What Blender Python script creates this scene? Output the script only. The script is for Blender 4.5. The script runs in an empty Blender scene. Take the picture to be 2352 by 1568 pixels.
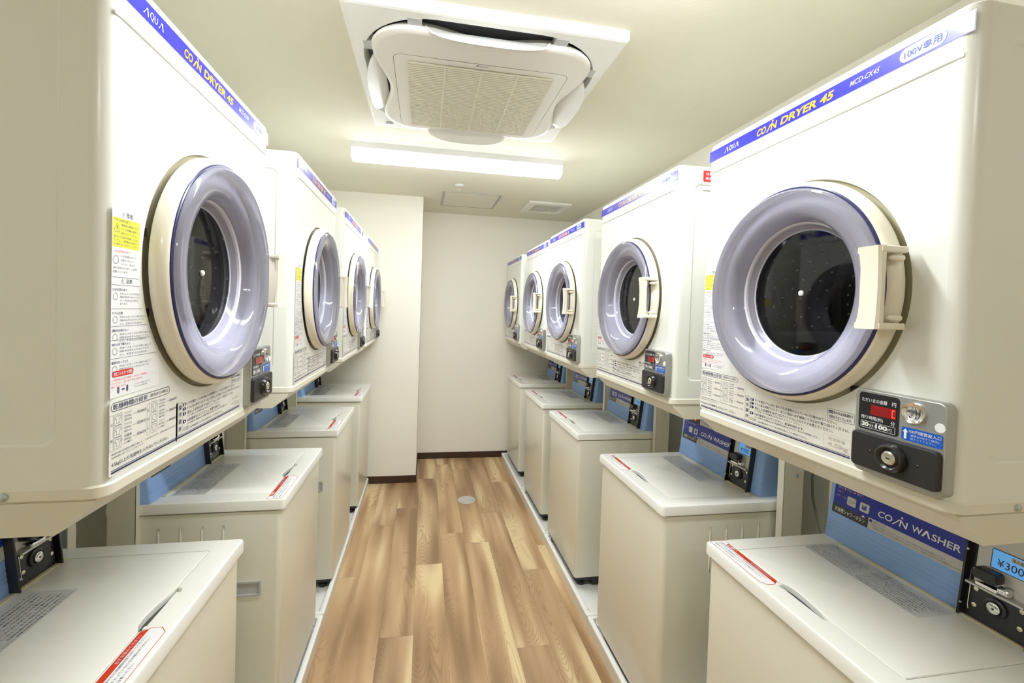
import bpy, bmesh, math, random
from math import pi, sin, cos, radians
from mathutils import Vector, Matrix
random.seed(7)
C = bpy.context.scene.collection
scene = bpy.context.scene

# ------------------------------------------------------------------ materials
def new_mat(name):
    m = bpy.data.materials.new(name); m.use_nodes = True
    return m, m.node_tree, m.node_tree.nodes, m.node_tree.links

def srgb(r, g, b):
    f = lambda c: (c/255/12.92 if c/255 <= .04045 else ((c/255+.055)/1.055)**2.4)
    return (f(r), f(g), f(b), 1)

def pbr(name, col, rough=.5, metal=0, coat=0, spec=.5, bump=0, bscale=200, var=0, emit=None, estr=0, coatr=.1):
    m, nt, N, L = new_mat(name)
    b = N['Principled BSDF']
    b.inputs['Base Color'].default_value = col
    b.inputs['Roughness'].default_value = rough
    b.inputs['Metallic'].default_value = metal
    b.inputs['Coat Weight'].default_value = coat
    b.inputs['Coat Roughness'].default_value = coatr
    b.inputs['Specular IOR Level'].default_value = spec
    if emit:
        b.inputs['Emission Color'].default_value = emit
        b.inputs['Emission Strength'].default_value = estr
    if bump or var:
        tc = N.new('ShaderNodeTexCoord'); nz = N.new('ShaderNodeTexNoise')
        nz.inputs['Scale'].default_value = bscale; nz.inputs['Detail'].default_value = 3
        L.new(tc.outputs['Object'], nz.inputs['Vector'])
        if bump:
            bp = N.new('ShaderNodeBump'); bp.inputs['Strength'].default_value = bump
            bp.inputs['Distance'].default_value = .002
            L.new(nz.outputs['Fac'], bp.inputs['Height']); L.new(bp.outputs['Normal'], b.inputs['Normal'])
        if var:
            mx = N.new('ShaderNodeMixRGB'); mx.inputs[1].default_value = col
            mx.inputs[2].default_value = tuple(c*(1-var) for c in col[:3])+(1,)
            L.new(nz.outputs['Fac'], mx.inputs[0]); L.new(mx.outputs[0], b.inputs['Base Color'])
    return m

M = {}
M['cab'] = pbr('dryer enamel', (.85,.865,.815,1), .33, coat=.35, coatr=.18, bump=.015, bscale=60)
M['flange'] = pbr('dryer flange enamel', (.80,.775,.66,1), .35, coat=.2)
M['ivory'] = pbr('ivory plastic', (.85,.805,.675,1), .28, coat=.4, spec=.5)
M['wash'] = pbr('washer enamel', (.86,.855,.75,1), .34, coat=.3, coatr=.15, bump=.012, bscale=50)
M['washtop'] = pbr('washer top plastic', (.90,.90,.85,1), .26, coat=.35, coatr=.12)
M['hinge'] = pbr('tan hinge strip', (.72,.66,.42,1), .4)
M['strip'] = pbr('blue strip', srgb(44,44,196), .3, coat=.4)
M['white'] = pbr('white print', (.86,.87,.88,1), .5)
M['palewhite'] = pbr('pale print', (.62,.66,.86,1), .5)
M['badge'] = pbr('badge print', (.64,.68,.82,1), .4)
M['badgetxt'] = pbr('badge lettering', srgb(66,80,168), .5)
M['orange'] = pbr('orange print', srgb(250,178,20), .4)
M['navy'] = pbr('navy print', srgb(28,36,92), .5)
M['seam'] = pbr('dark navy seam', srgb(40,42,92), .3, coat=.3)
M['ink'] = pbr('grey ink', srgb(92,96,116), .5)
M['faint'] = pbr('faint ink', srgb(206,202,188), .5)
M['label'] = pbr('white label film', (.87,.87,.88,1), .35, coat=.2)
M['table'] = pbr('instruction sheet', (.83,.82,.76,1), .35, coat=.2)
M['yellow'] = pbr('yellow print', srgb(244,238,80), .45)
M['red'] = pbr('red print', srgb(214,50,52), .45)
M['redtxt'] = pbr('pink red print', srgb(222,96,120), .45)
M['orred'] = pbr('orange red print', srgb(206,58,30), .4)
M['black'] = pbr('black plastic', (.012,.012,.014,1), .3, coat=.3)
M['satin'] = pbr('dark grey metal cover', (.035,.033,.033,1), .38, metal=.3, bump=.05, bscale=500)
M['silver'] = pbr('silver face plate', (.47,.48,.46,1), .38, metal=.75, bump=.03, bscale=700)
M['silverlight'] = pbr('light alloy plate', (.62,.62,.60,1), .35, metal=.6)
M['chrome'] = pbr('bright chrome', (.85,.85,.83,1), .12, metal=1)
M['brass'] = pbr('pale brass screw', (.80,.76,.58,1), .25, metal=.9)
M['screw'] = pbr('zinc screw', (.55,.62,.68,1), .3, metal=.9)
M['lcdred'] = pbr('dark red display window', srgb(150,18,20), .25, coat=.5)
M['led'] = pbr('lit red digit', srgb(255,40,20), .4, emit=(1,.05,.02,1), estr=1.3)
M['bluesticker'] = pbr('blue sticker', srgb(10,92,196), .4, coat=.2)
M['panelblue'] = pbr('blue panel housing', srgb(148,184,240), .42, coat=.1, bump=.03, bscale=300)
M['band'] = pbr('royal blue band', srgb(30,48,160), .35, coat=.2)
M['graylabel'] = pbr('grey label', (.60,.60,.58,1), .4)
M['darklabel'] = pbr('charcoal label', (.045,.045,.05,1), .4)
M['button'] = pbr('membrane button', (.66,.68,.66,1), .4)
M['lcd'] = pbr('blue lcd', srgb(96,156,214), .3, emit=srgb(90,160,225), estr=.25)
M['sheet'] = pbr('grey caution sheet', (.68,.69,.68,1), .3, coat=.3)
M['sheettxt'] = pbr('caution lettering', srgb(96,100,112), .5)
M['steel'] = pbr('painted steel stand', (.74,.715,.60,1), .36, coat=.15)
M['dark'] = pbr('recess shadow plastic', (.10,.10,.085,1), .6)
M['groove'] = pbr('olive groove liner', (.55,.52,.36,1), .5)
M['drum'] = pbr('dark steel drum', (.10,.10,.105,1), .3, metal=.4)
M['dimple'] = pbr('drum dimple', (.75,.76,.77,1), .3, metal=.4)
M['baffle'] = pbr('drum baffle', (.22,.22,.225,1), .35, metal=.2)
M['liner'] = pbr('lilac door liner', srgb(214,214,226), .3, coat=.3)
M['recess'] = pbr('grey grip recess', srgb(188,188,184), .4)
M['pan'] = pbr('white drip pan plastic', (.84,.845,.82,1), .3, coat=.15)
M['panside'] = pbr('drip pan skirt', (.76,.72,.62,1), .4)
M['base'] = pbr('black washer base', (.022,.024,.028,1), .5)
M['ac'] = pbr('air conditioner plastic', (.80,.785,.72,1), .35, coat=.1)
M['acpanel'] = pbr('air conditioner panel', (.85,.855,.83,1), .35, coat=.1)
M['acgrey'] = pbr('grey pivot plastic', (.50,.51,.52,1), .5)
M['acgrille'] = pbr('grille backing mesh', (.40,.385,.28,1), .6)
M['acslat'] = pbr('cream grille', (.78,.765,.63,1), .5)
M['acdark'] = pbr('duct interior', (.05,.055,.06,1), .6)
M['lamp'] = pbr('white lamp housing', (.85,.86,.88,1), .4)
M['alu'] = pbr('aluminium trim', (.42,.42,.40,1), .35, metal=.5)
M['vent'] = pbr('vent plastic', (.80,.79,.74,1), .45)
M['ventdark'] = pbr('vent mesh', (.42,.41,.36,1), .6)
M['drain'] = pbr('brushed drain cover', (.62,.62,.62,1), .35, metal=.6)
M['baseboard'] = pbr('dark brown vinyl baseboard', srgb(62,42,32), .5, bump=.02)
M['cable'] = pbr('grey cable', (.20,.20,.19,1), .5)
M['smoke'] = pbr('white bolt', (.8,.8,.8,1), .3)

def wallpaper(name, col):
    m, nt, N, L = new_mat(name)
    b = N['Principled BSDF']; b.inputs['Roughness'].default_value = .75
    b.inputs['Base Color'].default_value = col
    tc = N.new('ShaderNodeTexCoord')
    nz = N.new('ShaderNodeTexNoise'); nz.inputs['Scale'].default_value = 130; nz.inputs['Detail'].default_value = 4
    bp = N.new('ShaderNodeBump'); bp.inputs['Strength'].default_value = .18; bp.inputs['Distance'].default_value = .003
    L.new(tc.outputs['Object'], nz.inputs['Vector'])
    L.new(nz.outputs['Fac'], bp.inputs['Height']); L.new(bp.outputs['Normal'], b.inputs['Normal'])
    return m
M['wall'] = wallpaper('cream wallpaper', (.86,.835,.75,1))
M['wallnear'] = wallpaper('warm bounce wallpaper', (.82,.77,.55,1))  # wall out of view, tinted so its bounce light yellows the near sides
M['ceil'] = wallpaper('ceiling board', (.77,.745,.625,1))

# clear lilac plastic of the door dome: thin tinted shell
m, nt, N, L = new_mat('clear lilac plastic')
N.remove(N['Principled BSDF'])
tr = N.new('ShaderNodeBsdfTransparent'); tr.inputs[0].default_value = (.89,.89,.95,1)
gl = N.new('ShaderNodeBsdfGlossy'); gl.inputs['Roughness'].default_value = .07
df = N.new('ShaderNodeBsdfDiffuse'); df.inputs[0].default_value = srgb(204,203,222)
fr = N.new('ShaderNodeFresnel'); fr.inputs[0].default_value = 1.5
m1 = N.new('ShaderNodeMixShader'); m1.inputs[0].default_value = .30
m2 = N.new('ShaderNodeMixShader')
L.new(tr.outputs[0], m1.inputs[1]); L.new(df.outputs[0], m1.inputs[2])
L.new(fr.outputs[0], m2.inputs[0]); L.new(m1.outputs[0], m2.inputs[1]); L.new(gl.outputs[0], m2.inputs[2])
L.new(m2.outputs[0], N['Material Output'].inputs[0]); M['dome'] = m
m, nt, N, L = new_mat('window glass')
N.remove(N['Principled BSDF'])
tr = N.new('ShaderNodeBsdfTransparent'); tr.inputs[0].default_value = (.80,.82,.86,1)
gl = N.new('ShaderNodeBsdfGlossy'); gl.inputs['Roughness'].default_value = .03
fr = N.new('ShaderNodeFresnel'); fr.inputs[0].default_value = 1.5
m2 = N.new('ShaderNodeMixShader')
L.new(fr.outputs[0], m2.inputs[0]); L.new(tr.outputs[0], m2.inputs[1]); L.new(gl.outputs[0], m2.inputs[2])
L.new(m2.outputs[0], N['Material Output'].inputs[0]); M['glass'] = m
m, nt, N, L = new_mat('lit diffuser')
N.remove(N['Principled BSDF'])
em = N.new('ShaderNodeEmission'); em.inputs[0].default_value = (.95,.98,1,1); em.inputs[1].default_value = 26
L.new(em.outputs[0], N['Material Output'].inputs[0]); M['light'] = m
m, nt, N, L = new_mat('lit diffuser side')
N.remove(N['Principled BSDF'])
em = N.new('ShaderNodeEmission'); em.inputs[0].default_value = (.95,.98,1,1); em.inputs[1].default_value = 3.2
L.new(em.outputs[0], N['Material Output'].inputs[0]); M['lightside'] = m

# wood floor: per plank attributes give each plank its own figure
m, nt, N, L = new_mat('wood plank vinyl')
b = N['Principled BSDF']; b.inputs['Roughness'].default_value = .38
def nd(t, **k):
    n = N.new(t)
    for a, v in k.items(): setattr(n, a, v)
    return n
def math_(op, a, b_=None):
    n = nd('ShaderNodeMath', operation=op)
    for i, v in enumerate((a, b_)):
        if v is None: continue
        if hasattr(v, 'is_linked'): L.new(v, n.inputs[i])
        else: n.inputs[i].default_value = v
    return n.outputs[0]
def comb(x, y, z):
    n = nd('ShaderNodeCombineXYZ')
    for i, v in enumerate((x, y, z)):
        if hasattr(v, 'is_linked'): L.new(v, n.inputs[i])
        else: n.inputs[i].default_value = v
    return n.outputs[0]
def noise(vec, scale, detail=2, rough=.5, dist=0):
    n = nd('ShaderNodeTexNoise'); n.inputs['Scale'].default_value = scale
    n.inputs['Detail'].default_value = detail; n.inputs['Roughness'].default_value = rough
    n.inputs['Distortion'].default_value = dist; L.new(vec, n.inputs['Vector']); return n.outputs['Fac']
def ramp(fac, stops):
    n = nd('ShaderNodeValToRGB'); e = n.color_ramp.elements
    while len(e) < len(stops): e.new(.5)
    for s, (p, c) in zip(e, stops): s.position = p; s.color = c
    L.new(fac, n.inputs[0]); return n.outputs[0]
def mixc(f, a, b_, mode='MIX'):
    n = nd('ShaderNodeMixRGB', blend_type=mode)
    for i, v in enumerate((f, a, b_)):
        if hasattr(v, 'is_linked'): L.new(v, n.inputs[i])
        else: n.inputs[i].default_value = v
    return n.outputs[0]
at = nd('ShaderNodeAttribute', attribute_name='rnd')
tc = nd('ShaderNodeTexCoord'); sx = nd('ShaderNodeSeparateXYZ'); L.new(tc.outputs['Object'], sx.inputs[0])
off = math_('MULTIPLY', at.outputs['Fac'], 37.0)
X = math_('ADD', sx.outputs[0], off); Y = math_('ADD', sx.outputs[1], math_('MULTIPLY', off, 1.7))
v_low = comb(math_('MULTIPLY', X, 9.0), math_('MULTIPLY', Y, .9), 0)
low = noise(v_low, 1.0, 1.5, .45, .15)                     # heartwood / sapwood streaks
v_ring = comb(math_('MULTIPLY', X, 6.5), math_('MULTIPLY', Y, 1.25), 3.1)
rn = noise(v_ring, 1.0, 1.2, .4, .1)
rings = math_('SINE', math_('ADD', math_('MULTIPLY', rn, 300.0), math_('MULTIPLY', noise(comb(math_('MULTIPLY', X, 60.0), math_('MULTIPLY', Y, 8.0), 0), 1.0, 2), 3.0)))          # cathedral growth rings
ringm = math_('POWER', math_('MULTIPLY_ADD' if False else 'ADD', math_('MULTIPLY', rings, .5), .5), 4.0)
v_fine = comb(math_('MULTIPLY', X, 260.0), math_('MULTIPLY', Y, 5.0), 0)
fine = noise(v_fine, 1.0, 3, .6)
base = ramp(low, [(.34, srgb(146,116,84)), (.43, srgb(174,143,107)), (.54, srgb(198,167,129)), (.63, srgb(226,205,162))])
rmask = ramp(noise(comb(math_('MULTIPLY', X, 7.0), math_('MULTIPLY', Y, 1.1), 9.0), 1.0, 1.0), [(.42,(0,0,0,1)),(.62,(1,1,1,1))])
base = mixc(math_('MULTIPLY', math_('MULTIPLY', ringm, rmask), .40), base, srgb(116,86,58))
base = mixc(math_('MULTIPLY', fine, .24), base, srgb(128,98,68))
tone = ramp(at.outputs['Fac'], [(0, (.90,.89,.90,1)), (1, (1.06,1.04,1.0,1))])
base = mixc(1.0, base, tone, 'MULTIPLY')
L.new(base, b.inputs['Base Color'])
bpn = nd('ShaderNodeBump'); bpn.inputs['Strength'].default_value = .06; bpn.inputs['Distance'].default_value = .001
L.new(fine, bpn.inputs['Height']); L.new(bpn.outputs[0], b.inputs['Normal'])
M['floor'] = m

# ------------------------------------------------------------------ mesh builder
_txt = bpy.data.objects.new('glyphs', bpy.data.curves.new('glyphs', 'FONT')); C.objects.link(_txt)
_cache = {}
def glyphs(body, off=0, sp=1.0):
    k = (body, off, sp)
    if k not in _cache:
        c = _txt.data; c.body = body; c.size = 1; c.offset = off; c.space_character = sp
        c.resolution_u = 3; c.fill_mode = 'FRONT'
        bpy.context.view_layer.update()
        dg = bpy.context.evaluated_depsgraph_get()
        me = bpy.data.meshes.new_from_object(_txt.evaluated_get(dg))
        vs = [(v.co.x, v.co.y) for v in me.vertices]; fs = [tuple(p.vertices) for p in me.polygons]
        bpy.data.meshes.remove(me)
        _cache[k] = (vs, fs)
    return _cache[k]

class MB:
    def __init__(s): s.v = []; s.f = []; s.m = []; s.mats = []
    def mi(s, mat):
        if mat not in s.mats: s.mats.append(mat)
        return s.mats.index(mat)
    def add(s, vs, fs, mat):
        o = len(s.v); s.v += [tuple(p) for p in vs]; k = s.mi(mat)
        for f in fs: s.f.append(tuple(i+o for i in f)); s.m.append(k)
        return s
    def build(s, name, parent=None, smooth=True, angle=32, attr=None):
        me = bpy.data.meshes.new(name); me.from_pydata(s.v, [], s.f)
        for k in s.mats: me.materials.append(M[k])
        me.polygons.foreach_set('material_index', s.m)
        if smooth:
            me.polygons.foreach_set('use_smooth', [True]*len(me.polygons))
            me.update(); me.set_sharp_from_angle(angle=radians(angle))
        if attr:
            a = me.attributes.new('rnd', 'FLOAT', 'FACE'); a.data.foreach_set('value', attr)
        me.update(); me.validate()
        o = bpy.data.objects.new(name, me); C.objects.link(o)
        if parent is not None: o.parent = parent
        return o
    # rings of equal count -> quads
    def loft(s, rings, mat, close=True, cap0=False, cap1=False):
        n = len(rings[0]); vs = [p for r in rings for p in r]; fs = []
        for i in range(len(rings)-1):
            for j in range(n if close else n-1):
                a = i*n+j; b = i*n+(j+1) % n
                fs.append((a, b, b+n, a+n))
        if cap0: fs.append(tuple(reversed(range(n))))
        if cap1: fs.append(tuple((len(rings)-1)*n+j for j in range(n)))
        return s.add(vs, fs, mat)
    # shapes laid on a plane F(u, v, d): u right, v up, d outwards
    def quad(s, F, u0, v0, u1, v1, d, mat):
        return s.add([F(u0,v0,d), F(u1,v0,d), F(u1,v1,d), F(u0,v1,d)], [(0,1,2,3)], mat)
    def poly(s, F, pts, d, mat): return s.add([F(u,v,d) for u,v in pts], [tuple(range(len(pts)))], mat)
    def slab(s, F, u0, v0, u1, v1, r, d0, d1, mat, bv=0, seg=5, back=False):
        P = lambda i, d: [F(u,v,d) for u,v in rr(u0+i, v0+i, u1-i, v1-i, max(r-i, .0003), seg)]
        if bv: rings = [P(0,d0), P(0,d1-bv), P(bv*.3,d1-bv*.3), P(bv,d1)]
        else: rings = [P(0,d0), P(0,d1)]
        s.loft(rings, mat, cap0=back); return s.poly_ring(rings[-1], mat)
    def poly_ring(s, ring, mat): return s.add(ring, [tuple(range(len(ring)))], mat)
    def outline(s, F, u0, v0, u1, v1, r, w, d, mat, seg=5):
        a = rr(u0,v0,u1,v1,r,seg); b = rr(u0+w,v0+w,u1-w,v1-w,max(r-w,.0002),seg)
        n = len(a); vs = [F(x,y,d) for x,y in a]+[F(x,y,d) for x,y in b]
        return s.add(vs, [(i,(i+1)%n,(i+1)%n+n,i+n) for i in range(n)], mat)
    def lathe(s, F, cu, cv, prof, mat, seg=72, cap=False):
        rings = [[F(cu+r*cos(2*pi*k/seg), cv+r*sin(2*pi*k/seg), d) for k in range(seg)] for r, d in prof]
        s.loft(rings, mat)
        if cap: s.poly_ring(rings[-1], mat)
        return s
    def text(s, F, body, u0, v0, u1, v1, d, mat, off=0, shear=0, sp=1.0, keep=False):
        if any(ord(c) > 0x2fff for c in body): off = min(off, .006)
        vs, fs = glyphs(body, off, sp)
        if not vs: return s
        x0 = min(p[0] for p in vs); x1 = max(p[0] for p in vs); y0 = min(p[1] for p in vs); y1 = max(p[1] for p in vs)
        ky = (v1-v0)/(y1-y0); kx = (u1-u0-shear*(v1-v0))/(x1-x0)
        if keep: kx = ky
        return s.add([F(u0+(x-x0)*kx+shear*(y-y0)*ky, v0+(y-y0)*ky, d) for x,y in vs], fs, mat)
    def lines(s, F, bodies, u0, v1, h, step, w, d, mat, off=0):
        for i, t in enumerate(bodies):
            s.text(F, t, u0, v1-h-i*step, u0+w*min(1, len(t)/max(len(q) for q in bodies)), v1-i*step, d, mat, off)
        return s
    def box(s, x0,x1,y0,y1,z0,z1,mat,r=.001,bv=0):
        F = lambda u,v,d: (u,v,d)
        return s.slab(F, x0,y0,x1,y1,r,z0,z1,mat,bv,2,True)
    def tube(s, pts, r, mat, seg=10):
        rings = []
        for i, p in enumerate(pts):
            p = Vector(p); t = (Vector(pts[min(i+1,len(pts)-1)])-Vector(pts[max(i-1,0)])).normalized()
            a = t.orthogonal().normalized() if i == 0 else (a-t*a.dot(t)).normalized(); b = t.cross(a)
            rings.append([tuple(p+a*r*cos(2*pi*k/seg)+b*r*sin(2*pi*k/seg)) for k in range(seg)])
        return s.loft(rings, mat, cap0=True, cap1=True)
    def prism(s, pts, x0, x1, mat):   # (y,z) outline, counter-clockwise seen from +x
        n = len(pts); vs = [(x0,y,z) for y,z in pts]+[(x1,y,z) for y,z in pts]
        fs = [(i,(i+1)%n,(i+1)%n+n,i+n) for i in range(n)]+[tuple(reversed(range(n))), tuple(n+i for i in range(n))]
        return s.add(vs, [tuple(reversed(f)) for f in fs[:n]]+fs[n:], mat)

def rr(u0,v0,u1,v1,r,seg=5):
    P = []
    for cx,cy,a0 in ((u1-r,v0+r,-pi/2),(u1-r,v1-r,0),(u0+r,v1-r,pi/2),(u0+r,v0+r,pi)):
        for k in range(seg+1):
            a = a0+k*pi/2/seg; P.append((cx+r*cos(a), cy+r*sin(a)))
    return P

def holed(F, outer, hole, d, mb, mat):
    """flat face between an outer outline and a hole outline"""
    bm = bmesh.new(); es = []
    for loop in (outer, hole):
        vs = [bm.verts.new((u,v,0)) for u,v in loop]
        es += [bm.edges.new((vs[i], vs[(i+1)%len(vs)])) for i in range(len(vs))]
    bmesh.ops.triangle_fill(bm, edges=es, use_beauty=True, normal=(0,0,1))
    bm.normal_update()
    bm.verts.index_update()
    fs = []
    for f in bm.faces:
        idx = [v.index for v in f.verts]
        fs.append(tuple(idx if f.normal.z > 0 else reversed(idx)))
    mb.add([F(v.co.x, v.co.y, d) for v in bm.verts], fs, mat)
    bm.free()

def thing(name, label, cat, loc, rz=0, group=None):
    o = bpy.data.objects.new(name, None); C.objects.link(o); o.empty_display_size = .05
    o.location = loc; o.rotation_euler = (0,0,rz); o['label'] = label; o['category'] = cat
    if group: o['group'] = group
    return o
def dup(root, loc, rz, label, group):
    r = root.copy(); C.objects.link(r); r.location = loc; r.rotation_euler = (0,0,rz)
    r['label'] = label; r['group'] = group
    for ch in list(root.children):
        c = ch.copy(); C.objects.link(c); c.parent = r
        for g in ch.children:
            d = g.copy(); C.objects.link(d); d.parent = c
    return r
def tag(o, label, cat, group=None):
    o['label'] = label; o['category'] = cat
    if group: o['group'] = group
    return o
def struct(o): o['kind'] = 'structure'; return o

# ------------------------------------------------------------------ coin dryer
W = .634; HW = W/2; Z0 = .0216; DEP = .52
def coin_dryer(label, loc, rz, group):
    T = thing('coin_dryer', label, 'coin dryer', loc, rz, group)
    F = lambda a, h, d: (a-HW, -d, h+Z0)
    # cabinet
    mb = MB(); R = .024; top = .763
    cc, ch, gr = .320, .331, .2405
    def foot(ins, seg=6):
        P = []
        for k in range(seg+1):
            a = pi+k*pi/2/seg; P.append((-HW+R+(R-ins)*cos(a), R+(R-ins)*sin(a)))
        for k in range(seg+1):
            a = 1.5*pi+k*pi/2/seg; P.append((HW-R+(R-ins)*cos(a), R+(R-ins)*sin(a)))
        P += [(HW-ins, DEP-ins), (-HW+ins, DEP-ins)]
        return P
    ft = foot(0)
    tb = top-.010
    mb.loft([[(x,y,z+Z0) for x,y in foot(i)] for z,i in ((tb,0),(top-.004,.001),(top-.001,.004),(top,.010))], 'cab', cap1=True)
    for arc in (ft[0:7], ft[7:14]):
        mb.loft([[(x,y,z+Z0) for x,y in arc] for z in (0,tb)], 'cab', close=False)
    mb.add([(HW,DEP,Z0),(-HW,DEP,Z0),(-HW,DEP,tb+Z0),(HW,DEP,tb+Z0)], [(0,1,2,3)], 'cab')
    mb.add([(x,y,Z0) for x,y in ft], [tuple(reversed(range(len(ft))))], 'cab')
    for sg in (-1,1):      # side walls with a shallow pressed panel
        S = (lambda u,v,d: (HW+d, u, v+Z0)) if sg > 0 else (lambda u,v,d: (-HW-d, -u, v+Z0))
        u0,u1 = (R, DEP) if sg > 0 else (-DEP, -R)
        i0,i1 = (.060,.475) if sg > 0 else (-.475,-.060)
        outer = [(u0,0),(u1,0),(u1,tb),(u0,tb)]
        a = rr(i0,.058,i1,.704,.02); b_ = rr(i0+.004,.062,i1-.004,.700,.018)
        holed(S, outer, a, 0, mb, 'cab')
        mb.loft([[S(u,v,0) for u,v in a],[S(u,v,-.0025) for u,v in b_]], 'cab'); mb.poly(S, b_, -.0025, 'cab')
    # front sheet with the round opening
    NS = 96; circ = [(cc+gr*cos(2*pi*k/NS), ch+gr*sin(2*pi*k/NS)) for k in range(NS)]
    holed(F, [(R,0),(W-R,0),(W-R,tb),(R,tb)], circ, 0, mb, 'cab')
    mb.lathe(F, cc, ch, [(gr,0),(gr-.0015,-.002),(gr-.004,-.007),(.2,-.009)], 'groove', NS)
    # pressed bead under the strip
    n = 40; rows = []
    for k in range(9):
        t = -pi/2+k*pi/8; rows.append([F(.012+.604*j/n, .686+.0042*sin(t), (.0032*cos(t))*min(1, j*1.5, (n-j)*1.5)) for j in range(n+1)])
    mb.loft(rows, 'cab', close=False)
    cab = mb.build('cabinet', T)
    # lower flange
    mb = MB(); e = .0022
    fl = lambda i: [(x*(1+(e-i)/HW), y if y > .1 else y-(e-i), ) for x,y in foot(0)]
    mb.loft([[(x,y,z) for x,y in fl(i)] for z,i in ((.0,.004),(.004,0),(.0185,0),(.0225,.003))], 'flange', cap0=True, cap1=True)
    fb = mb.build('lower_flange', T)
    fb['label'] = 'ivory pressed flange along the bottom'
    for sg in (-1,1):
        S = (lambda u,v,d: (HW+e+d, u, v)) if sg > 0 else (lambda u,v,d: (-HW-e-d, -u, v))
        MB().lathe(S, .12*sg, .011, [(.0001,.0045),(.0035,.004),(.0058,.0025),(.006,0)][::-1], 'screw', 16, True).build('screw', T)
    # brand strip
    mb = MB(); mb.slab(F, .008,.7165,.628,.7462,.001,-.0003,.0009,'strip')
    mb.outline(F, .007,.7155,.629,.7472,.001,.0012,.0005,'palewhite')
    st = mb.build('brand_strip', T); st['label'] = 'royal blue strip with printed title'
    mb = MB(); mb.text(F, 'CO', .190,.7215,.2225,.7385,.0014,'orange',.028,.22)
    mb.poly(F, [(.2215,.7205),(.2255,.7205),(.2375,.7365),(.2335,.7365)], .0014, 'orange')
    mb.lathe(F, .2405,.7415,[(.0026,.0013),(.0001,.0014)], 'orange', 14)
    mb.text(F, 'N', .2345,.7215,.2545,.7375,.0014,'orange',.03,.2)
    mb.text(F, 'DRYER 45', .2635,.7215,.400,.7385,.0014,'orange',.03,.25)
    mb.build('title_lettering', st, False)
    mb = MB()
    mb.poly(F, [(.072,.724),(.0745,.724),(.0815,.7365),(.0845,.7365),(.0865,.724),(.084,.724),(.082,.735)], .0014, 'white')
    mb.text(F, 'QU', .089,.7225,.1105,.7370,.0014,'white',0,.12)
    mb.poly(F, [(.112,.724),(.1145,.724),(.1205,.7365),(.124,.7365),(.1262,.724),(.1235,.724),(.1215,.735)], .0014, 'white')
    mb.text(F, 'MCD-CK45', .432,.7265,.4895,.7365,.0014,'palewhite',.006,.25)
    mb.build('small_lettering', st, False)
    mb = MB(); mb.slab(F, .5225,.7195,.5925,.7435,.0118,.0005,.0013,'badge'); mb.text(F, '100V専用', .530,.7245,.586,.7385,.0018,'badgetxt',.008)
    mb.build('voltage_badge', st, False)
    # door ring
    mb = MB()
    mb.lathe(F, cc, ch, [(.222,.004),(.2315,.004),(.2345,.0065),(.2355,.012),(.2345,.020),(.2310,.0275),(.2270,.0315),(.2235,.0325),(.2212,.030),(.2205,.018),(.2205,.004)], 'ivory', NS)
    door = mb.build('door', T); door['label'] = 'round ivory door ring'
    # lilac liner funnel behind the clear dome
    mb = MB()
    mb.lathe(F, cc, ch, [(.2205,.010),(.214,.012),(.205,.0155),(.190,.017),(.175,.0135),(.165,.006),(.158,.000),(.1505,-.006),(.148,-.016),(.142,-.020),(.1375,-.024)], 'liner', NS)
    mb.build('door_liner', door)
    mb = MB()
    mb.lathe(F, cc, ch, [(.2207,.012),(.2200,.036),(.2185,.0405),(.2150,.0436),(.2080,.0440),(.1960,.0422),(.1840,.0388),(.1740,.0345),(.1670,.0290),(.1620,.0215),(.1590,.0120),(.1565,.0010),(.1500,-.010),(.1400,-.021)], 'dome', NS)
    dm = mb.build('clear_dome', door); dm['label'] = 'clear lilac plastic dome'
    mb = MB()     # dark blue seam around the dome
    mb.lathe(F, cc, ch, [(.2250,.0318),(.2246,.0338),(.2228,.0352),(.2203,.0352)], 'seam', NS)
    mb.build('seam_ring', door)
    mb = MB(); mb.lathe(F, cc, ch, [(.138,-.0225),(.09,-.0225),(.03,-.0225),(.0001,-.0225)], 'glass', NS)
    mb.build('window_glass', door)
    mb = MB(); mb.lathe(F, cc, ch, [(.0062,-.022),(.006,-.019),(.004,-.0175),(.0001,-.017)], 'smoke', 20)
    mb.build('window_bolt', door)
    # handle
    mb = MB(); hh = .330
    A0, A1 = .523, .5645
    for (v0,v1) in ((hh+.058, hh+.0695), (hh-.0695, hh-.058)):
        G = lambda u,v,d: F(u, d, v)     # leg running back to the ring
        mb.loft([[F(u,v,d) for u,v in rr(A0+.012*(d < .03),v0,A1+.001,v1,.003,3)] for d in (.018,.058,.066,.0685)], 'ivory', cap1=True)
    nn = 16; rows = []
    for k in range(nn+1):
        v = hh-.0695+.139*k/nn; q = 1-((k-nn/2)/(nn/2))**2
        uL = A0+.0050*q; dd = .0705-.003*q
        rows.append([F(uL+.002,v,.057), F(uL,v,.060), F(uL,v,dd-.0025), F(uL+.002,v,dd-.0006), F(A1-.004,v,dd+.002), F(A1-.0005,v,dd-.0015), F(A1,v,.060), F(A1-.002,v,.057)])
    mb.loft([list(r) for r in rows], 'ivory', cap0=True, cap1=True)
    G = lambda u,v,d: F(u,v,d)
    mb.slab(G, A0+.0045,hh-.068,A0+.0115,hh+.068,.002,.034,.066,'ivory')
    for v in (hh+.050, hh-.050): mb.lathe(lambda u,w,d: F(u, w, d), A1-.006, v, [(.0060,.022),(.0052,.040),(.003,.046),(.0001,.048)], 'ivory', 12)
    mb.build('door_handle', door)
    # catch and hinge marks in the groove
    for a_ in (radians(-52), radians(200), radians(168)):
        MB().slab(F, cc+.238*cos(a_)-.006, ch+.238*sin(a_)-.007, cc+.238*cos(a_)+.006, ch+.238*sin(a_)+.007, .001, -.02, -.001,'black').build('hinge_block', T)
    # drum
    mb = MB()
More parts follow.
